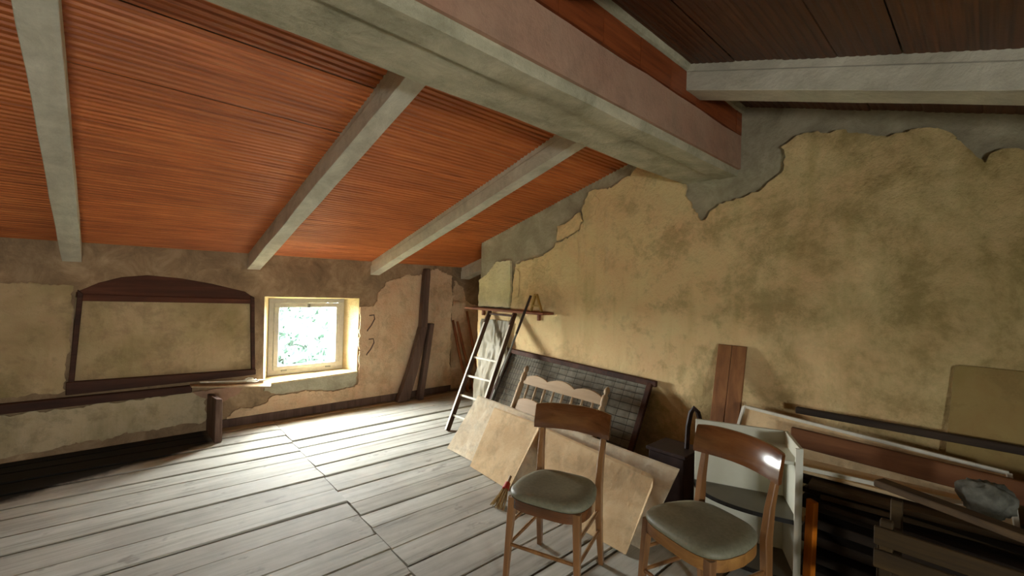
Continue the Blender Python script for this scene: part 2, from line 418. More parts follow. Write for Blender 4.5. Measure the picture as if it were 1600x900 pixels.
# plaster coats on the window wall
BL = [(-.598, 1.442), (-.391, 1.443), (-.185, 1.428), (-.20, 1.029), (-.215, .54), (-.372, .531), (-.58, .53), (-1.6, .52), (XL, .52), (XL, 1.43), (-1.5, 1.45)]
BP = [(-.578, .388), (.018, .397), (.664, .41), (.775, .35), (.782, .25), (.78, .1), (.424, .092), (.109, .084), (-.252, .062), (-.571, .042), (XL, .03), (XL, .38)]
BR = [(2.351, 1.227), (2.40, 1.235), (2.536, 1.242), (2.575, 1.372), (2.702, 1.556), (3.024, 1.67), (3.173, 1.641), (3.426, 1.759), (3.728, 1.663), (3.728, .0), (2.703, .01), (1.897, .023), (.968, .026), (.966, .105), (1.062, .168), (1.289, .186), (1.412, .265), (1.678, .27), (2.04, .221), (2.313, .262), (2.351, .353)]
for nm, ol, mt in (('plaster_coat', BL, 'plaster_dim'), ('plaster_coat', BP, 'plaster_low'), ('plaster_coat', BR, 'plaster_back')):
    poly_sheet(nm, [ol], bx3(WY - .009), .018, mt, back, .03)
poly_sheet('plaster_coat', [[(3.76, -.0), (4.39, 0), (4.39, 1.2), (4.05, 1.3), (4.0, 1.5), (3.83, 1.6), (3.78, 1.0)]], bx3(WY + .09), .02, 'plaster_back', back, .03)
# cement lip below the window
poly_sheet('sill_cement', [[(1.30, .40), (2.33, .425), (2.30, .27), (2.04, .235), (1.68, .285), (1.42, .28), (1.30, .33)]], bx3(WY - .012), .024, 'cement', back, .02)
build('window_sill', MB().slab([(1.27, WY - .03, .385), (2.34, WY - .03, .415), (2.25, WY + .2, .425), (1.37, WY + .2, .425)], .022, Vector((0, 0, 1))), 'sill', back, bevel=.004)
# brick-coloured bare patch beside the low pier
poly_sheet('bare_patch', [[(.66, .405), (1.13, .425), (1.05, .33), (.95, .28), (.86, .27), (.77, .33)]], bx3(WY - .013), .026, 'beam_plaster', back, .02)
bb = struct(build('baseboard_back', MB().box((.86, WY - .03, -.0), (3.735, WY - .012, .085)), 'old_beam'))

# niche joinery: a shallow frame with infill panel and arched lintel
nf = struct(thing('window_2', 'x', 'y', (.5, WY, .5)));
for kk in ('label', 'category'): del nf[kk]
build('infill_panel', MB().box((-.175, WY + .02, .56), (1.19, WY + .05, 1.33)), 'plaster_dim', nf)
build('left_jamb', MB().slab([(-.205, WY - .02, .52), (-.168, WY - .02, .52), (-.125, WY - .02, 1.36), (-.16, WY - .02, 1.40)], .06, Vector((0, 1, 0))), 'brown_frame', nf, bevel=.004)
build('right_jamb', MB().slab([(1.178, WY - .02, .54), (1.212, WY - .02, .54), (1.185, WY - .02, 1.34), (1.148, WY - .02, 1.36)], .06, Vector((0, 1, 0))), 'brown_frame', nf, bevel=.004)
build('bottom_rail', MB().slab([(-.215, WY - .03, .50), (1.215, WY - .03, .515), (1.215, WY - .03, .575), (-.215, WY - .03, .61)], .07, Vector((0, 1, 0))), 'brown_frame', nf, bevel=.005)
build('arched_lintel', MB().slab([(-.16, WY - .005, 1.30), (1.18, WY - .005, 1.272)] + [(p[0], WY - .005, p[1]) for p in niche[2:]], .05, Vector((0, 1, 0))), 'arch_wood', nf, bevel=.004)
build('top_rail', MB().slab([(-.15, WY - .015, 1.30), (1.17, WY - .015, 1.272), (1.17, WY - .015, 1.32), (-.15, WY - .015, 1.36)], .05, Vector((0, 1, 0))), 'arch_wood', nf, bevel=.004)
# dark ledge under the niche and the low pier at its end
tr1 = struct(build('trim_1', MB().slab([(XL, WY - .05, .40), (.66, WY - .05, .405), (.66, WY - .05, .475), (XL, WY - .05, .50)], .06, Vector((0, 1, 0))), 'brown_frame', bevel=.006))
pier = struct(build('trim_2', MB().hexa([(.785, 4.85, -.0), (.845, 4.84, -.0), (.85, WY, 0), (.79, WY, 0), (.79, 4.86, .405), (.845, 4.85, .40), (.85, WY, .36), (.79, WY, .37)]), 'old_beam', bevel=.006))

# the window: frame, sash, glass, catches
wn = struct(bpy.data.objects.new('window_1', None)); COL.objects.link(wn); wn.location = (1.81, WY + .22, .44)
y0 = WY + .20
def ring(mb, x0, z0, x1, z1, w, ya, yb):
    mb.box((x0, ya, z0), (x1, yb, z0 + w)); mb.box((x0, ya, z1 - w), (x1, yb, z1))
    mb.box((x0, ya, z0 + w), (x0 + w, yb, z1 - w)); mb.box((x1 - w, ya, z0 + w), (x1, yb, z1 - w)); return mb
build('window_frame', ring(MB(), 1.383, .443, 2.238, 1.324, .052, y0, y0 + .07), 'win_frame', wn, bevel=.004)
build('sash', ring(MB(), 1.437, .497, 2.184, 1.27, .05, y0 - .015, y0 + .05), 'win_frame', wn, bevel=.005)
build('pane', MB().box((1.485, y0 + .015, .545), (2.136, y0 + .021, 1.222)), 'glass', wn)
build('catch', MB().box((1.79, y0 - .035, 1.215), (1.82, y0 - .012, 1.262)), 'zinc', wn, bevel=.004)
for hx in (1.55, 2.05): build('hinge', MB().box((hx - .03, y0 - .025, .485), (hx + .03, y0 - .005, .503)), 'zinc', wn, bevel=.003)

# gable wall -----------------------------------------------------------------
gab = struct(bpy.data.objects.new('wall_right', None)); COL.objects.link(gab)
prof = [(YF - .1, -.1), (4.38, -.1), (4.38, roof1(4.38) + .1), (1.74, roof1(1.74) + .12), (1.31, 3.05), (YF - .1, roof2(YF - .1) + .1)]
poly_sheet('wall_mass', [prof], lambda u, v, w: (GX + .48 + w, u, v), .95, 'cement', gab)
gx3 = lambda base: (lambda u, v, w: (base - w, u, v))
GT = [(3.765, 1.26), (3.734, 1.663), (3.707, 1.795), (3.643, 1.793), (3.46, 1.839), (3.268, 1.881), (3.158, 1.931), (3.105, 2.0), (2.94, 2.03), (2.79, 2.10), (2.735, 2.19), (2.77, 2.30), (2.689, 2.473), (2.537, 2.482), (2.394, 2.49), (2.225, 2.551), (2.13, 2.632), (1.914, 2.569), (1.723, 2.413), (1.71, 2.333), (1.653, 2.195), (1.572, 2.084), (1.522, 2.104), (1.498, 2.152), (1.426, 2.203), (1.309, 2.227), (1.155, 2.253), (1.093, 2.313), (.994, 2.387), (.984, 2.474), (1.017, 2.548), (.921, 2.607), (.755, 2.584), (.686, 2.588), (.586, 2.547), (.491, 2.501), (.401, 2.499), (.288, 2.501), (.181, 2.456), (.142, 2.411), (.104, 2.349), (.03, 2.247), (.012, 2.295), (-.038, 2.311), (-.105, 2.287), (-.6, 2.2), (-1.4, 1.95), (YF, 1.75), (YF, 0), (4.375, 0), (4.372, 1.26)]
GF = [(4.374, 1.60), (4.25, 1.66), (4.173, 1.704), (4.057, 1.819), (3.795, 1.834), (3.785, 1.589), (3.80, 1.285), (4.374, 1.285)]
GK = [(3.09, 2.17), (2.923, 2.213), (2.80, 2.285), (2.755, 2.196), (2.80, 2.118), (2.94, 2.05), (3.09, 2.02)]
poly_sheet('plaster_coat', [GT], gx3(GX - .014), .028, 'plaster_gable', gab, .025)
poly_sheet('plaster_fragment', [GF], gx3(GX - .016), .032, 'plaster_pale', gab, .02)
poly_sheet('plaster_fragment', [GK], gx3(GX - .013), .026, 'plaster_gable', gab, .015)
# lifted vertical seams in the plaster and a couple of loose flakes
for y_, z0_, z1_, w_ in ((2.47, 1.45, 2.42, .020), (2.72, 1.55, 2.25, .014), (2.80, 1.75, 2.10, .010)):
    rings = []
    for i in range(25):
        f = i / 24; z = z0_ + (z1_ - z0_) * f; e = math.sin(math.pi * f) ** .5
        yy = y_ + noise.noise((z * 5, y_, 1)) * .03; h = (.012 + .012 * noise.noise((z * 7, y_, 4))) * e + .001
        rings.append([(GX - .027, yy - w_ * 1.6, z), (GX - .027 - h, yy - w_ * .3, z), (GX - .027 - h * .7, yy + w_ * .5, z), (GX - .027, yy + w_ * .7, z)])
    build('plaster_ridge', MB().loft(rings), 'plaster_gable', gab)
for ol in ([(2.70, 2.20), (2.60, 2.24), (2.55, 2.36), (2.60, 2.42), (2.68, 2.36), (2.715, 2.28)], [(3.70, 1.40), (3.64, 1.42), (3.63, 1.70), (3.70, 1.74), (3.74, 1.55)]):
    poly_sheet('plaster_fragment', [ol], gx3(GX - .034), .012, 'plaster_gable', gab, .015)
struct(build('wall_alcove', MB().box((XR - .04, 4.3, -.1), (XR, WY + .3, 2.2)), 'plaster_back'))

# unseen walls that close the room: left gable and near wall with its window opening
struct(build('unseen_wall_left', MB().slab([(XL, YF, -.1), (XL, WY + .3, -.1), (XL, WY + .3, 1.9), (XL, 1.5, 3.05), (XL, YF, 1.8)], -.1, Vector((1, 0, 0))), 'plaster_gable'))
NW = MB()
NW.box((XL, YF - .2, -.1), (-.82, YF, 2.1)); NW.box((-.02, YF - .2, -.1), (GX + .5, YF, 2.1))
NW.box((-.82, YF - .2, -.1), (-.02, YF, .74)); NW.box((-.82, YF - .2, 1.20), (-.02, YF, 2.1))
struct(build('unseen_wall_front', NW, 'plaster_gable'))
w3 = struct(bpy.data.objects.new('unseen_window_3', None)); COL.objects.link(w3); w3.location = (-.42, YF - .1, .74)
build('window_frame', ring(MB(), -.82, .74, -.02, 1.20, .045, YF - .15, YF - .08), 'win_frame', w3)  # frame of the unseen window in the near wall
build('pane', MB().box((-.775, YF - .12, .785), (-.065, YF - .114, 1.155)), 'glass', w3)

# ceiling ----------------------------------------------------------------------
cl = MB()
for f, (ya, yb) in ((roof1, (1.5, WY + .36)), (roof2, (YF - .3, 1.52))):
    cl.slab([(XL - .1, ya, f(ya) + .06), (XR + .1, ya, f(ya) + .06), (XR + .1, yb, f(yb) + .06), (XL - .1, yb, f(yb) + .06)], .12, Vector((0, 0, 1)))
ceil = struct(build('ceiling', cl, 'cement'))
raf = [(-2.98, -2.86), (-1.62, -1.50), (-.26, -.14), (1.11, 1.235), (2.48, 2.60), (3.90, 4.06)]
rafn = [(-2.9, -2.76), (-1.52, -1.38), (-.15, -.01), (1.23, 1.37), (2.60, 2.80)]
def rafter(x0, x1, f, ya, yb, drop, parent):
    # precast joist: a web with a small step half way up, rough edges
    n = 14; rings = []
    for i in range(n + 1):
        y = ya + (yb - ya) * i / n; z = f(y); j = lambda s: noise.noise((x0 * 3 + s, y * 2.3, s)) * .006
        rings.append([(x0 + j(1), y, z - drop + j(2)), (x1 + j(3), y, z - drop + j(4)), (x1 + j(3), y, z - .05), (x1 - .012, y, z - .045), (x1 - .012, y, z + .05),
                      (x0 + .012, y, z + .05), (x0 + .012, y, z - .045), (x0 + j(1), y, z - .05)])
    return build('rafter', MB().loft(rings), 'rafter', parent, bevel=.003)
for a, b in raf: rafter(a, b, roof1, 1.72, WY + .02, .165, ceil)
for a, b in rafn: rafter(a, b, roof2, YF, 1.315, .165, ceil)

# ribbed clay tiles, one row after another between the rafters
def tile_mesh(L, Wd, ribs=6, name='clay_tile', dep=.006):
    top = []
    for i in range(ribs):
        y = Wd * i / ribs; q = Wd / ribs
        top += [(y + .10 * q, dep), (y + .30 * q, 0.0), (y + .72 * q, 0.0), (y + .92 * q, dep)]
    top = [(.0, dep + .002)] + top + [(Wd, dep + .002)]
    n = len(top); mb = MB()
    mb.add([(0, y, z) for y, z in top] + [(L, y, z) for y, z in top], [(i, i + 1, n + i + 1, n + i) for i in range(n - 1)])
    me = bpy.data.meshes.new(name); me.from_pydata([tuple(v) for v in mb.v], [], mb.f)
    return me
def lay_tiles(bays, f, T, ya, yb, mat, W0=.252):
    cosT = math.cos(math.atan(T)); sgn = -1 if f is roof1 else 1
    for x0, x1 in bays:
        me = tile_mesh(x1 - x0, W0 - .002, dep=.008 if f is roof1 else .0025); me.materials.append(M[mat]); me.update()
        yy = ya
        while yy < yb:
            o = bpy.data.objects.new('clay_tile', me); COL.objects.link(o); o.parent = ceil
            o.location = (x0, yy, f(yy) + random.uniform(-.0025, .003)); o.rotation_euler = (math.atan(T) * sgn, 0, random.uniform(-.003, .003))
            yy += W0 * cosT
bays1 = [(a[1] - .012, b[0] + .012) for a, b in zip(raf[:-1], raf[1:])] + [(4.05, XR)]
lay_tiles(bays1, roof1, T1, 1.70, WY - .02, 'tile')
bays2 = [(a[1] - .012, b[0] + .012) for a, b in zip(rafn[:-1], rafn[1:])] + [(2.79, GX)]
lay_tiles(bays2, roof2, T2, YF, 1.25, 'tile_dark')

# ridge beam
n = 40; rings = []
for i in range(n + 1):
    x = XL + (GX + .02 - XL) * i / n
    j = lambda s: noise.noise((x * 2.1, s * 3.7, 0)) * .012
    rings.append([(x, 1.31 + j(1) * .4, 2.43), (x, 1.325 + j(2), 2.40), (x, 1.45, 2.395 + j(3)), (x, 1.475, 2.412 + j(7)), (x, 1.60, 2.40 + j(4)), (x, 1.725 + j(5), 2.40 + j(6)), (x, 1.74 + j(5), 2.43),
                  (x, 1.74, 2.98), (x, 1.31, 2.98)])
build('ridge_beam', MB().loft(rings), 'beam', ceil, smooth='auto')
rings = []
for i in range(n + 1):
    x = XL + (GX - XL) * i / n; j = noise.noise((x * 3, 4.4, 1)) * .012
    rings.append([(x, 1.29, 2.447 + j * .3), (x, 1.31, 2.447), (x, 1.31, 2.70 + j), (x, 1.292, 2.69 + j)])
build('beam_plaster', MB().loft(rings), 'beam_plaster', ceil)
rings = []
for i in range(n + 1):
    x = XL + (GX - XL) * i / n; j = noise.noise((x * 5, 2.4, 3)) * .02
    rings.append([(x, 1.275 + j * .3, 2.875 + j), (x, 1.32, 2.86 + j), (x, 1.32, 2.93), (x, 1.26 + j * .3, 2.915)])
build('mortar_fillet', MB().loft(rings), 'beam', ceil)
x = XL
while x < GX:
    L = min(.33, GX - x)
    b = build('clay_block', MB().box((0, 0, 0), (L - .003, .02, .165)), 'tile_mid', ceil, world=False); b.location = (x, 1.29 + random.uniform(-.003, .003), 2.70); x += .33

# ------------------------------------------------------------------ chairs
def chair(name, label, loc, fdir, frame_mat, post_mat):
    rz = math.atan2(fdir[1], fdir[0]) - math.pi / 2
    t = thing(name, label, 'chair', (loc[0], loc[1], 0), rz, 'wooden dining chairs')
    def B(n, mb, mt, **k): return build(n, mb, mt, t, world=False, **k)
    H = .445
    # seat outline: wide rounded front, narrower back (local +y = front)
    def outline(s=1.0, k=40):
        pts = []
        for i in range(k):
            a = 2 * math.pi * i / k; c, sn = math.cos(a), math.sin(a)
            e = .55
            x = math.copysign(abs(c) ** e, c); y = math.copysign(abs(sn) ** e, sn)
            wv = .212 if y > 0 else .212 - .035 * abs(y)
            pts.append((x * wv * s, y * .20 * s + .0))
        return pts
    rings = []
    for s, z in ((.96, H - .002), (1.0, H + .006), (1.0, H + .018), (.95, H + .032), (.80, H + .040), (.5, H + .040), (.2, H + .037), (.02, H + .036)):
        rings.append([(x, y, z) for x, y in outline(s)])
    B('seat', MB().loft(rings), 'vinyl', smooth=True)
    o1, o2 = outline(.985), outline(.90)
    k = len(o1); mb = MB()
    vs = [(x, y, H - .05) for x, y in o1] + [(x, y, H - .001) for x, y in o1] + [(x, y, H - .05) for x, y in o2] + [(x, y, H - .001) for x, y in o2]
    fs = []
    for i in range(k):
        j = (i + 1) % k
        fs += [(i, j, k + j, k + i), (2 * k + j, 2 * k + i, 3 * k + i, 3 * k + j), (j, i, 2 * k + i, 2 * k + j), (k + i, k + j, 3 * k + j, 3 * k + i)]
    mb.add(vs, fs); B('seat_frame', mb, frame_mat, smooth='auto')
    def post(pts, widths):
        rings = []
        for p, (w, d) in zip(pts, widths):
            x, y, z = p; c = min(w, d) * .22
            rings.append([(x - w + c, y - d, z), (x + w - c, y - d, z), (x + w, y - d + c, z), (x + w, y + d - c, z), (x + w - c, y + d, z), (x - w + c, y + d, z), (x - w, y + d - c, z), (x - w, y - d + c, z)])
        return MB().loft(rings)
    for s in (-1, 1):
        B('leg', post([(s * .192, .178, .0), (s * .183, .168, .22), (s * .172, .155, H - .002)], [(.0125, .0125), (.0155, .0155), (.0195, .0195)]), post_mat, smooth='auto')
        pts = [(s * .185, -.235, 0), (s * .180, -.212, .15), (s * .176, -.195, .30), (s * .175, -.19, .45), (s * .178, -.205, .58), (s * .183, -.232, .70), (s * .187, -.255, .80)]
        B('back_post', post(pts, [(.013, .014), (.015, .017), (.017, .021), (.017, .024), (.015, .019), (.013, .015), (.012, .011)]), post_mat, smooth='auto')
    # curved back board
    rings = []
    for i in range(17):
        f = i / 16 * 2 - 1; x = f * .222; y = -.258 + .055 * f * f; dz = -.010 * abs(f) ** 5
        yt = y - .022
        zb, zt = .692 + .006 * (1 - f * f) - dz * .6, .838 + dz
        rings.append([(x, y + .012, zb), (x, y + .014, zb + .03), (x, yt + .013, zt - .008), (x, yt + .006, zt), (x, yt - .006, zt), (x, yt - .010, zt - .01), (x, y - .012, zb + .02), (x, y - .010, zb)])
    B('backrest', MB().loft(rings), 'chair_h', smooth='auto')
    st = lambda a, b, r=.0085: MB().tube([a, ((a[0] + b[0]) / 2, (a[1] + b[1]) / 2, (a[2] + b[2]) / 2), b], [r, r * 1.15, r], 8)
    B('stretcher', st((-.184, .169, .205), (.184, .169, .205)), post_mat, smooth='auto')
    for s in (-1, 1):
        B('stretcher', st((s * .184, .169, .20), (s * .179, -.205, .20)), post_mat, smooth='auto')
        B('stretcher', st((s * .178, .162, .31), (s * .176, -.195, .31)), post_mat, smooth='auto')
    return t
chair('dining_chair', 'brown dining chair with grey-green seat and glossy backrest, standing in front of the leaning boards', (1.765, 1.53), (-.94, -.33), 'chair_h', 'chair')
chair('dining_chair', 'worn wooden dining chair with honey-coloured seat rim, standing before the white shelf unit', (2.0, .865), (-.955, .28), 'chair_worn', 'chair')

# ------------------------------------------------------------------ leaning boards
def sheet(name, label, cat, corners, th, mat, bevel=.003, group=None, nrm=None):
    c = [Vector(p) for p in corners]
    base = (c[0] + c[1]) / 2
    return tag(build(name, MB().slab(corners, th, nrm), mat, origin=tuple(base), bevel=bevel), label, cat, group)
back_n = Vector((.9, .05, .43)).normalized()
sheet('chipboard_sheet', 'long pale chipboard sheet leaning on the bed base, rearmost of the three boards', 'board',
      [(2.335, 1.36, .0), (2.385, 3.42, .0), (2.615, 3.27, .483), (2.66, 1.30, .397)], .018, 'panel_white', nrm=back_n)
sheet('chipboard_sheet', 'squarish beige board with worn surface, leaning at the left end of the boards', 'board',
      [(2.245, 2.41, .004), (2.29, 2.945, .004), (2.52, 2.92, .462), (2.50, 2.36, .455), (2.47, 2.33, .43)], .014, 'panel', nrm=back_n)
sheet('chipboard_sheet', 'tan stained board with rounded corner leaning right behind the brown chair', 'board',
      [(2.215, 1.385, .004), (2.245, 2.05, .004), (2.47, 2.27, .443), (2.475, 2.24, .45), (2.445, 1.38, .40), (2.43, 1.345, .39), (2.40, 1.33, .36)], .014, 'panel', nrm=back_n)

# ------------------------------------------------------------------ bed base with wire mesh
bt = thing('bed_base', 'old wooden bed base with wire mesh leaning on its side against the plaster wall', 'bed base', (3.0, 2.8, 0))
bA, bB = Vector((2.99, 1.93, .0)), Vector((2.99, 3.70, .0)); bC, bD = Vector((3.43, 3.70, .80)), Vector((3.43, 1.95, .735))
up1 = (0, 0, 1)
build('side_rail', MB().bar(bD + Vector((0, -.06, -.0)), bC + Vector((0, .03, 0)), .035, .05), 'brown_frame', bt, bevel=.005)
build('side_rail', MB().bar(bA + Vector((0, 0, .03)), bB + Vector((0, 0, .03)), .035, .05), 'brown_frame', bt, bevel=.005)
build('end_rail', MB().bar(bA, bD, .045, .035), 'brown_frame', bt, bevel=.004)
build('end_rail', MB().bar(bB, bC, .045, .035), 'brown_frame', bt, bevel=.004)
wm = MB()
for i in range(1, 15):
    f = i / 15; a = bA.lerp(bD, f); b = bB.lerp(bC, f); sag = random.uniform(-.012, .012)
    pts = [a.lerp(b, q / 8) + Vector((0, 0, (noise.noise((q * .9, i * 3.3, 0)) * .014) + sag * math.sin(math.pi * q / 8))) for q in range(9)]
    wm.tube(pts, .0028, 4)
for i in range(1, 48):
    f = i / 48; a = bA.lerp(bB, f); b = bD.lerp(bC, f)
    if i % 3 == 0 or f > .72: wm.tube([a, a.lerp(b, .5) + Vector((0, random.uniform(-.01, .01), 0)), b], .0016, 4)
o = build('wire_mesh', wm, 'wire', bt); o['kind'] = 'stuff'
tk = MB(); g = []
NU, NV = 30, 10
for i in range(NU + 1):
    for j in range(NV + 1):
        p = bA.lerp(bB, i / NU).lerp(bD.lerp(bC, i / NU), j / NV)
        tk.v.append(p + Vector((.035 + noise.noise((i * .45, j * .9, 2)) * .012, 0, 0)))
tk.f = [(i * (NV + 1) + j, (i + 1) * (NV + 1) + j, (i + 1) * (NV + 1) + j + 1, i * (NV + 1) + j + 1) for i in range(NU) for j in range(NV)]
M['mesh_shade'] = plain('grey_wall_shade', '8a8474', .85, 0, .2, .4, 16, '726c5d')
build('wall_shade_sheet', tk, 'mesh_shade', bt, smooth=True)  # added grey sheet, stands in for the shaded wall seen through the mesh

# ------------------------------------------------------------------ child's headboard with turned posts
hb = thing('headboard', 'small beige wooden headboard with scalloped rails and turned posts leaning on the bed base', 'headboard', (2.9, 2.7, 0))
hx = lambda z: 2.80 + z * .48           # lean
yl, yr = 3.15, 2.17
def pt(y, z, d=0): return Vector((hx(z) + d, y, z))
for y, zt in ((yl, .735), (yr, .70)):
    prof = [(0, .026), (zt - .17, .028), (zt - .15, .018), (zt - .135, .029), (zt - .075, .027), (zt - .062, .014), (zt - .052, .022), (zt - .03, .026), (zt - .012, .018), (zt, .004)]
    build('post', MB().tube([pt(y, z) for z, r in prof], [r for z, r in prof], 12), 'beige_wood', hb, smooth=True)
def scallop(z0, z1, amp, name):
    n = 36; top = []
    for i in range(n + 1):
        f = i / n; y = yl + (yr - yl) * f
        z = z1 + amp * (abs(math.sin(f * math.pi * 3)) ** .8 - .4) + .02 * math.sin(f * math.pi) - .02 * f
        top.append((y, z))
    rings = []
    for y, z in top:
        b = z0 - .02 * (yl - y)
        rings.append([pt(y, b, -.009), pt(y, b, .009), pt(y, z, .009), pt(y, z, -.009)])
    build(name, MB().loft(rings), 'beige_wood', hb, bevel=.002)
scallop(.575, .635, .035, 'top_rail'); scallop(.25, .43, .03, 'lower_rail')
for i in range(8):
    y = yl + (yr - yl) * (i + .9) / 8.8
    build('spindle', MB().tube([pt(y, .44), pt(y, .50), pt(y, .58)], [.008, .012, .008], 8), 'beige_wood', hb, smooth=True)

# ------------------------------------------------------------------ ladder
ld = thing('ladder', 'narrow wooden ladder with pale rungs leaning against the wall beside the recess', 'ladder', (2.67, 3.65, 0))
La, Lt = Vector((2.68, 3.84, 0)), Vector((3.44, 4.10, 1.235)); Ra, Rt = Vector((2.70, 3.43, 0)), Vector((3.44, 3.66, 1.235))
upn = (Lt - La).cross(Ra - La).normalized()
for a, b in ((La, Lt), (Ra, Rt)):
    build('rail', MB().bar(a, b, .024, .058, tuple(upn)), 'ladder_wood', ld, bevel=.003)
    off = upn * (-.030 if upn.x > 0 else .030)
    build('rail_edge', MB().bar(a + off, b.lerp(a, .12) + off, .022, .004, tuple(upn)), 'pale_strip', ld)
for f in (.115, .27, .425, .58):
    a, b = La.lerp(Lt, f), Ra.lerp(Rt, f)
    build('rung', MB().tube([a, b], .0125, 8), 'pale_strip', ld, smooth='auto')
build('rung', MB().bar(La.lerp(Lt, .97), Ra.lerp(Rt, .97), .03, .02), 'ladder_wood', ld)

# shelf plank on the gable wall, pole, bracket
sh = thing('wall_shelf', 'rough reddish plank shelf fixed on the plaster wall above the ladder', 'shelf', (3.4, 3.8, 1.2))
build('shelf_board', MB().box((3.30, 3.10, 1.242), (3.474, 4.44, 1.268)), 'shelf_wood', sh, bevel=.005)
for y in (3.3, 4.25): build('bracket', MB().box((3.44, y - .015, 1.17), (3.474, y + .015, 1.242)), 'shelf_wood', sh, bevel=.003)
pl = thing('pole', 'long thin grey pole with dark upper end leaning on the wall shelf', 'pole', (3.05, 3.56, 0))
pa, pb = Vector((2.92, 3.60, 0)), Vector((3.285, 3.262, 1.44)); pm = pa.lerp(pb, .72)
build('shaft', MB().tube([pa, pm], .011, 8), 'zinc', pl, smooth='auto')
build('grip', MB().tube([pm, pm.lerp(pb, .5), pb], [.013, .014, .012], 8), 'iron', pl, smooth='auto')
sq = thing('wooden_bracket', 'small yellowish A-shaped wooden bracket standing on the wall shelf', 'bracket', (3.38, 3.28, 1.268))
build('arm', MB().bar((3.38, 3.35, 1.27), (3.38, 3.285, 1.455), .03, .022), 'yellow_wood', sq, bevel=.003)
build('arm', MB().bar((3.38, 3.19, 1.27), (3.38, 3.27, 1.455), .03, .022), 'yellow_wood', sq, bevel=.003)
build('crossbar', MB().bar((3.38, 3.33, 1.33), (3.38, 3.215, 1.33), .02, .018), 'yellow_wood', sq, bevel=.002)

# crumpled plastic sheet behind the ladder
NU, NV = 26, 44; mb = MB()
for i in range(NU + 1):
    for j in range(NV + 1):
        u, v = i / NU, j / NV
        y = 3.74 + .52 * u + noise.noise((u * 3, v * 3, 5)) * .03; z = .01 + 1.12 * v
        xx = 3.34 + .115 * v - abs(noise.noise((u * 9, v * 5, 1.7))) * .05 - abs(noise.noise((u * 21 + v * 6, v * 9, 3))) * .02
        mb.v.append(Vector((xx, y, z)))
mb.f = [(i * (NV + 1) + j, (i + 1) * (NV + 1) + j, (i + 1) * (NV + 1) + j + 1, i * (NV + 1) + j + 1) for i in range(NU) for j in range(NV)]
tag(build('plastic_sheet', mb, 'sheet', origin=(3.34, 3.87, 0), smooth=True), 'crumpled dusty plastic sheet hanging on the wall behind the ladder', 'sheet')

# ------------------------------------------------------------------ timbers and sticks near the recess
ob = thing('timber_post', 'old dark bent timber leaning upright against the window wall', 'post', (2.95, 5.2, 0))
def beam_loft(pts, ws, mb=None):
    rings = []
    for (x, y, z), w in zip(pts, ws):
        rings.append([(x - w, y - .05, z), (x + w, y - .05, z), (x + w * 1.05, y + .05, z), (x - w * .95, y + .05, z)])
    return MB().loft(rings)
build('upper_shaft', beam_loft([(3.205, 5.24, .92), (3.225, 5.25, 1.3), (3.245, 5.25, 1.66), (3.25, 5.25, 1.75)], [.05, .045, .042, .03]), 'old_beam', ob, bevel=.008)
build('lower_shaft', beam_loft([(2.90, 5.20, 0), (3.03, 5.21, .36), (3.13, 5.22, .7), (3.205, 5.24, .96)], [.085, .07, .06, .052]), 'old_beam', ob, bevel=.008)
st = thing('timber_prop', 'short dark timber prop beside the bent post', 'post', (3.12, 5.16, 0))
build('shaft', beam_loft([(3.13, 5.15, 0), (3.22, 5.18, .45), (3.32, 5.22, 1.0)], [.035, .032, .03]), 'old_beam', st, bevel=.006)
for i, (xa, xb, zt, lab) in enumerate(((3.87, 3.80, 1.02, 'orange-brown stick leaning in the wall recess, left of three'), (3.98, 3.88, 1.0, 'orange-brown stick leaning in the wall recess, middle of three'), (4.12, 4.05, 1.15, 'orange-brown stick leaning in the wall recess, right of three'))):
    tag(build('stick', MB().tube([(xa + .05, 5.12, 0), ((xa + xb) / 2, 5.25, zt * .55), (xb, 5.375, zt)], [.025, .022, .017], 7), 'stick', origin=(xa, 5.12, 0), smooth='auto'), lab, 'stick', 'sticks in the recess')

# hooks on the window wall
for i, (z, lab) in enumerate(((1.10, 'bent iron hook on the wall right of the window, upper one'), (.80, 'bent iron hook on the wall right of the window, lower one'))):
    x = 2.455
    tag(build('wall_hook', MB().tube([(x + .02, 5.315, z + .02), (x + .06, 5.27, z + .03), (x + .065, 5.26, z - .02), (x + .03, 5.275, z - .1), (x - .01, 5.29, z - .16), (x - .02, 5.275, z - .17)], .007, 6), 'old_beam', origin=(x, 5.31, z), smooth='auto'), lab, 'hook', 'iron hooks')

# pale offcuts on the niche ledge
ol = thing('ledge_board', 'thin pale offcut board lying on the ledge left of the window', 'board', (1.0, 5.22, .43))
build('board', MB().slab([(.64, 5.18, .475), (1.32, 5.14, .395), (1.36, 5.28, .40), (.64, 5.30, .478)], .014, Vector((.1, 0, 1)).normalized()), 'beige_wood', ol, bevel=.003)
tag(build('lath', MB().bar((.72, 5.27, .505), (1.30, 5.27, .455), .035, .012), 'pale_strip', origin=(1.0, 5.23, .48), bevel=.002), 'narrow white lath lying on the pale offcut board', 'lath')
tag(build('cord', MB().tube([(1.12 + .05 * math.cos(a) + .06 * q / 20, 5.195 + .035 * math.sin(a), .497 - .04 * q / 20 + .01 * (q % 3) / 2) for q, a in ((q, q * .75) for q in range(21))], .005, 5), 'pale_strip', origin=(1.12, 5.2, .45), smooth=True), 'tangle of pale cord on the ledge boards beside the window', 'cord')

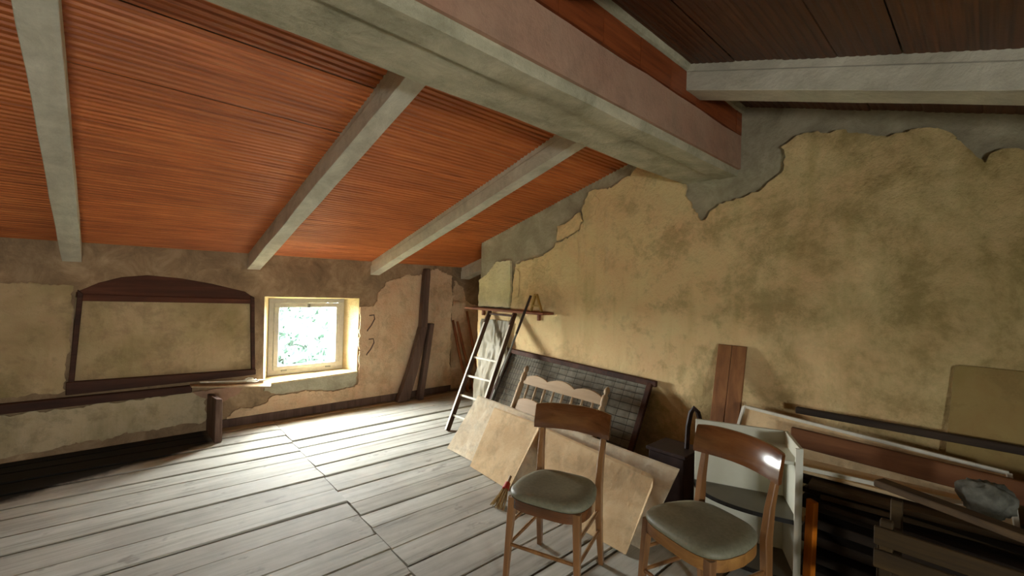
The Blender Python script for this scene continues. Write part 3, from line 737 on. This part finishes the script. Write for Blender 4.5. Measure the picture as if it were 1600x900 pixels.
# little broom on the floor
br = thing('hand_broom', 'small straw hand broom with red binding on the floor beside the boards', 'broom', (2.12, 2.33, 0))
mb = MB()
for i in range(60):
    a = random.uniform(-.5, .5); l = random.uniform(.16, .2)
    s0 = Vector((2.16, 2.335, .09)); e = Vector((2.02 + random.uniform(-.03, .02), 2.27 + a * .13, random.uniform(.002, .02)))
    mb.tube([s0 + Vector((0, a * .03, random.uniform(-.01, .01))), e], [.003, .0016], 4)
o = build('bristles', mb, 'straw', br); o['kind'] = 'stuff'
build('binding', MB().tube([(2.135, 2.322, .075), (2.175, 2.342, .10)], [.026, .02], 10), 'red', br, smooth='auto')
build('handle', MB().tube([(2.17, 2.34, .098), (2.22, 2.365, .13)], [.013, .011], 8), 'beige_wood', br, smooth='auto')

# ------------------------------------------------------------------ white corner shelf unit
cb = thing('shelf_unit', 'white shelf unit with dark curved shelves standing behind the worn chair', 'shelf unit', (2.8, .95, 0))
Rr, Ll, Ff = Vector((2.90, .79, 0)), Vector((2.72, 1.23, 0)), Vector((2.63, .65, 0))
Zc = .725; up = Vector((0, 0, 1))
d1 = (Ll - Rr).normalized(); d2 = (Ff - Rr).normalized()
build('back_panel', MB().slab([Rr, Ll, Ll + up * Zc, Rr + up * Zc], .018, -d2), 'white_lam', cb, bevel=.002)
build('side_panel', MB().slab([Rr - d2 * .018, Ff, Ff + up * Zc, Rr - d2 * .018 + up * Zc], .018, -d1), 'white_lam', cb, bevel=.002)
def quarter(z, inset=0, n=14):
    pts = [Rr + up * z]
    a, b = (Ff - Rr).length - inset, (Ll - Rr).length - inset
    for i in range(n + 1):
        th = math.pi / 2 * i / n; pts.append(Rr + d2 * a * math.cos(th) ** .8 + d1 * b * math.sin(th) ** .8 + up * z)
    return pts
for z, mt in ((.03, 'grey_lam'), (.335, 'grey_lam')):
    o = build('shelf', MB().slab(quarter(z), .018, up), mt, cb)
    pts = quarter(z)[1:]
    e = MB()
    for p, q in zip(pts[:-1], pts[1:]):
        d = (q - p).normalized(); nn = d.cross(up)
        if nn.dot(d1 + d2) < 0: nn = -nn
        e.hexa([p - up * .002, q - up * .002, q - up * .002 + nn * .004, p - up * .002 + nn * .004, p + up * .02, q + up * .02, q + up * .02 + nn * .004, p + up * .02 + nn * .004])
    build('edging', e, 'black_edge', o)
build('shelf', MB().slab(quarter(.635), .018, up), 'white_lam', cb, bevel=.002)
build('corner_strip', MB().slab([Ff, Ff + d1 * .018, Ff + d1 * .018 + up * Zc, Ff + up * Zc], .012, d2), 'pale_strip', cb)
tag(build('orange_board', MB().slab([(2.735, .652, 0), (2.70, .605, 0), (2.715, .60, .44), (2.745, .645, .44)], .03, Vector((.8, -.5, 0)).normalized()), 'orange', origin=(2.72, .63, 0), bevel=.004), 'narrow orange painted board standing against the side of the white shelf unit', 'board')

# brown double board leaning on the gable wall
bw = thing('leaning_board', 'tall reddish-brown board leaning against the gable wall behind the shelf unit', 'board', (3.05, 1.24, 0))
for y0_, y1_ in ((1.302, 1.40), (1.20, 1.298)):
    build('plank', MB().hexa([(3.14, y0_ - .025, 0), (3.165, y0_ - .025, 0), (3.165, y1_ - .025, 0), (3.14, y1_ - .025, 0), (3.445, y0_, 1.125), (3.468, y0_, 1.125), (3.468, y1_, 1.125), (3.445, y1_, 1.125)]), 'red_board', bw, bevel=.003)
# dark box + dark bent chair back near it
bxx = thing('dark_crate', 'dark brown wooden crate in the shadow between bed base and shelf unit', 'crate', (3.1, 1.55, 0))
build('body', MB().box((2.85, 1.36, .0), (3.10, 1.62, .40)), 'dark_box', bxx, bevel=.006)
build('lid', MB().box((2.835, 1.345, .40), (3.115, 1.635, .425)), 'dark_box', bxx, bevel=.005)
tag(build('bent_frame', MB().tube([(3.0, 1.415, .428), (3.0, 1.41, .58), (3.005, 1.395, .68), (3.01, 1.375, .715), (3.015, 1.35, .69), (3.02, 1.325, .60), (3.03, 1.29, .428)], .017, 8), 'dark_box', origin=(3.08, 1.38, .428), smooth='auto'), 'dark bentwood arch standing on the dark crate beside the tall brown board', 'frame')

# ------------------------------------------------------------------ pile along the gable wall (right)
tag(build('plywood_sheet', MB().slab([(3.40, .19, .0), (3.40, -1.0, .0), (3.455, -1.02, 1.15), (3.455, .11, 1.15), (3.454, .13, 1.135)], .006, Vector((1, 0, -.09)).normalized()), 'olive', origin=(3.36, -.4, 0)), 'thin olive plywood sheet leaning flat against the gable wall at far right', 'sheet')
fp = thing('framed_panel', 'pale panel with white raised rim leaning along the foot of the gable wall', 'panel', (3.2, .5, .3))
fa, fb, fc, fd = Vector((3.12, 1.165, .455)), Vector((3.12, -.10, .45)), Vector((3.27, -.075, .665)), Vector((3.27, 1.143, .735))
build('board', MB().slab([fa, fb, fc, fd], .012, Vector((.8, 0, -.5)).normalized()), 'panel', fp)
for a, b in ((fa, fd), (fd, fc), (fb, fc)):
    build('rim', MB().bar(a, b, .022, .02), 'pale_strip', fp, bevel=.003)
def plank(a, b, w, h, mat, label, group='planks piled along the gable wall', upv=(0, 0, 1), name='plank'):
    return tag(build(name, MB().bar(a, b, w, h, upv), mat, origin=tuple((Vector(a) + Vector(b)) / 2), bevel=.004), label, 'plank', group)
plank((3.38, .86, .755), (3.38, -1.3, .775), .04, .04, 'plank_dark', 'dark reddish beam lying along the gable wall above the framed panel')
plank((3.13, .82, .645), (3.14, -.95, .60), .03, .11, 'plank_red', 'reddish-brown plank lying in front of the framed panel')
plank((2.93, .73, .548), (2.98, .02, .548), .22, .018, 'panel', 'flat pale board lying on top of the plank pile')
tag(build('batten', MB().bar((2.80, .70, .575), (2.93, -.02, .575), .012, .022), 'pale_strip', origin=(2.9, .3, .6), bevel=.002), 'thin white batten along the front edge of the flat pale board', 'batten')
pile = [((3.19, .75, .42), (3.20, -1.1, .42), 'plank_dark', 'dark plank at the back of the pile, at the foot of the framed panel'),
        ((2.98, .70, .42), (2.90, -1.1, .42), 'plank_mid', 'brown plank lying lengthwise on the stacked boards, middle of the pile'),
        ((2.83, .62, .42), (2.72, -1.1, .42), 'plank_dark', 'dark plank along the front edge of the pile'),
        ((2.86, .60, .450), (3.05, -1.0, .450), 'plank_mid', 'brown plank slanting across the dark planks of the pile'),
        ((2.95, .72, .480), (2.75, -1.0, .480), 'plank_dark', 'dark plank slanting to the front of the pile'),
        ((2.80, .64, .510), (2.95, -1.0, .510), 'plank_mid', 'brown plank right under the flat pale board')]
for a, b, mt, lb in pile: plank(a, b, .13, .028, mt, lb)
for i in range(5):
    z = .026 + i * .0855
    plank((3.02 + .015 * i, .70 - .03 * (i % 2), z), (3.06, -1.2, z), .45, .05, 'plank_dark', ['lowest dark board of the stack under the pile', 'second dark board from the floor under the pile', 'third dark board from the floor under the pile', 'fourth dark board from the floor under the pile', 'top dark board of the stack under the pile'][i], 'boards stacked under the pile')
plank((2.66, .34, .652), (2.24, -.66, .652), .07, .03, 'plank_mid', 'narrow brown plank lying slantwise on top of the slatted crate')
ct = thing('slatted_crate', 'olive-brown slatted wooden crate at the bottom right in front of the plank pile', 'crate', (2.32, -.1, 0))
for y in (.265, -.7): build('post', MB().bar((2.30, y, 0), (2.30, y, .625), .04, .035), 'crate', ct, bevel=.004)
for y in (.265, -.7): build('post', MB().bar((2.58, y, 0), (2.58, y, .62), .04, .035), 'crate', ct, bevel=.004)
for z, w in ((.565, .07), (.475, .07), (.30, .07), (.12, .07)):
    build('slat', MB().bar((2.275, .30, z), (2.275, -.74, z), .018, w), 'crate', ct, bevel=.003)
    build('slat', MB().bar((2.30, .285, z - .07), (2.58, .285, z - .09), .018, .06), 'crate', ct, bevel=.003)
# crumpled bag
bm = bmesh.new(); bmesh.ops.create_icosphere(bm, subdivisions=4, radius=1)
for v in bm.verts:
    c = v.co.copy(); k = 1 + .35 * noise.noise(c * 1.6 + Vector((3, 1, 2))) + .18 * noise.noise(c * 4.2)
    v.co = Vector((c.x * .07 * k, c.y * .085 * k, max(-.9, c.z) * .085 * k + .075))
me = bpy.data.meshes.new('plastic_bag'); bm.to_mesh(me); bm.free(); me.materials.append(M['bag'])
for p in me.polygons: p.use_smooth = True
tag(link('plastic_bag', me, None, (2.78, .0, .585)), 'crumpled grey plastic bag lying on the dark plank pile', 'bag')
tag(build('batten', MB().bar((2.775, .60, .011), (2.70, .30, .011), .04, .02), 'pale_strip', origin=(2.74, .45, 0), bevel=.002), 'short white batten lying on the floor right of the shelf unit', 'batten')

# ------------------------------------------------------------------ outside: ground and bushes seen through the pane
struct(build('ground_outside', MB().slab([(-25, WY + .5, -2.6), (30, WY + .5, -2.6), (30, 60, -1.0), (-25, 60, -1.0)], -.1, Vector((0, 0, 1))), 'ground'))
lf = bpy.data.meshes.new('leaves')
def bush(cx, cy, base, h, rad, n, label):
    mb = MB(); rnd = random.Random(int(cx * 100) + 5)
    for i in range(n):
        while True:
            p = Vector((rnd.uniform(-1, 1), rnd.uniform(-1, 1), rnd.uniform(-1, 1)))
            if .35 < p.length < 1: break
        c = Vector((cx + p.x * rad, cy + p.y * rad, base + h * .55 + p.z * h * .5))
        d = Vector((rnd.gauss(0, 1), rnd.gauss(0, 1), rnd.gauss(0, 1))).normalized(); e = d.orthogonal().normalized()
        s = rnd.uniform(.09, .17)
        mb.add([c - d * s, c + e * s * .45, c + d * s, c - e * s * .45], [(0, 1, 2, 3)])
    t = thing('bush', label, 'bush', (cx, cy, base), 0, 'bushes outside the window')
    o = build('foliage', mb, 'leaf', t); o['kind'] = 'stuff'
    build('stem', MB().tube([(cx, cy, base - .3), (cx, cy, base + h * .6)], [.08, .03], 6), 'old_beam', t)
bush(2.6, 9.3, -2.5, 3.2, 1.2, 5000, 'leafy green bush seen through the left half of the window')
bush(5.1, 9.6, -2.5, 3.1, 1.2, 5000, 'leafy green bush seen through the right half of the window')
bush(3.6, 13.2, -2.4, 4.0, 1.6, 5000, 'taller pale green bush behind the two others outside the window')
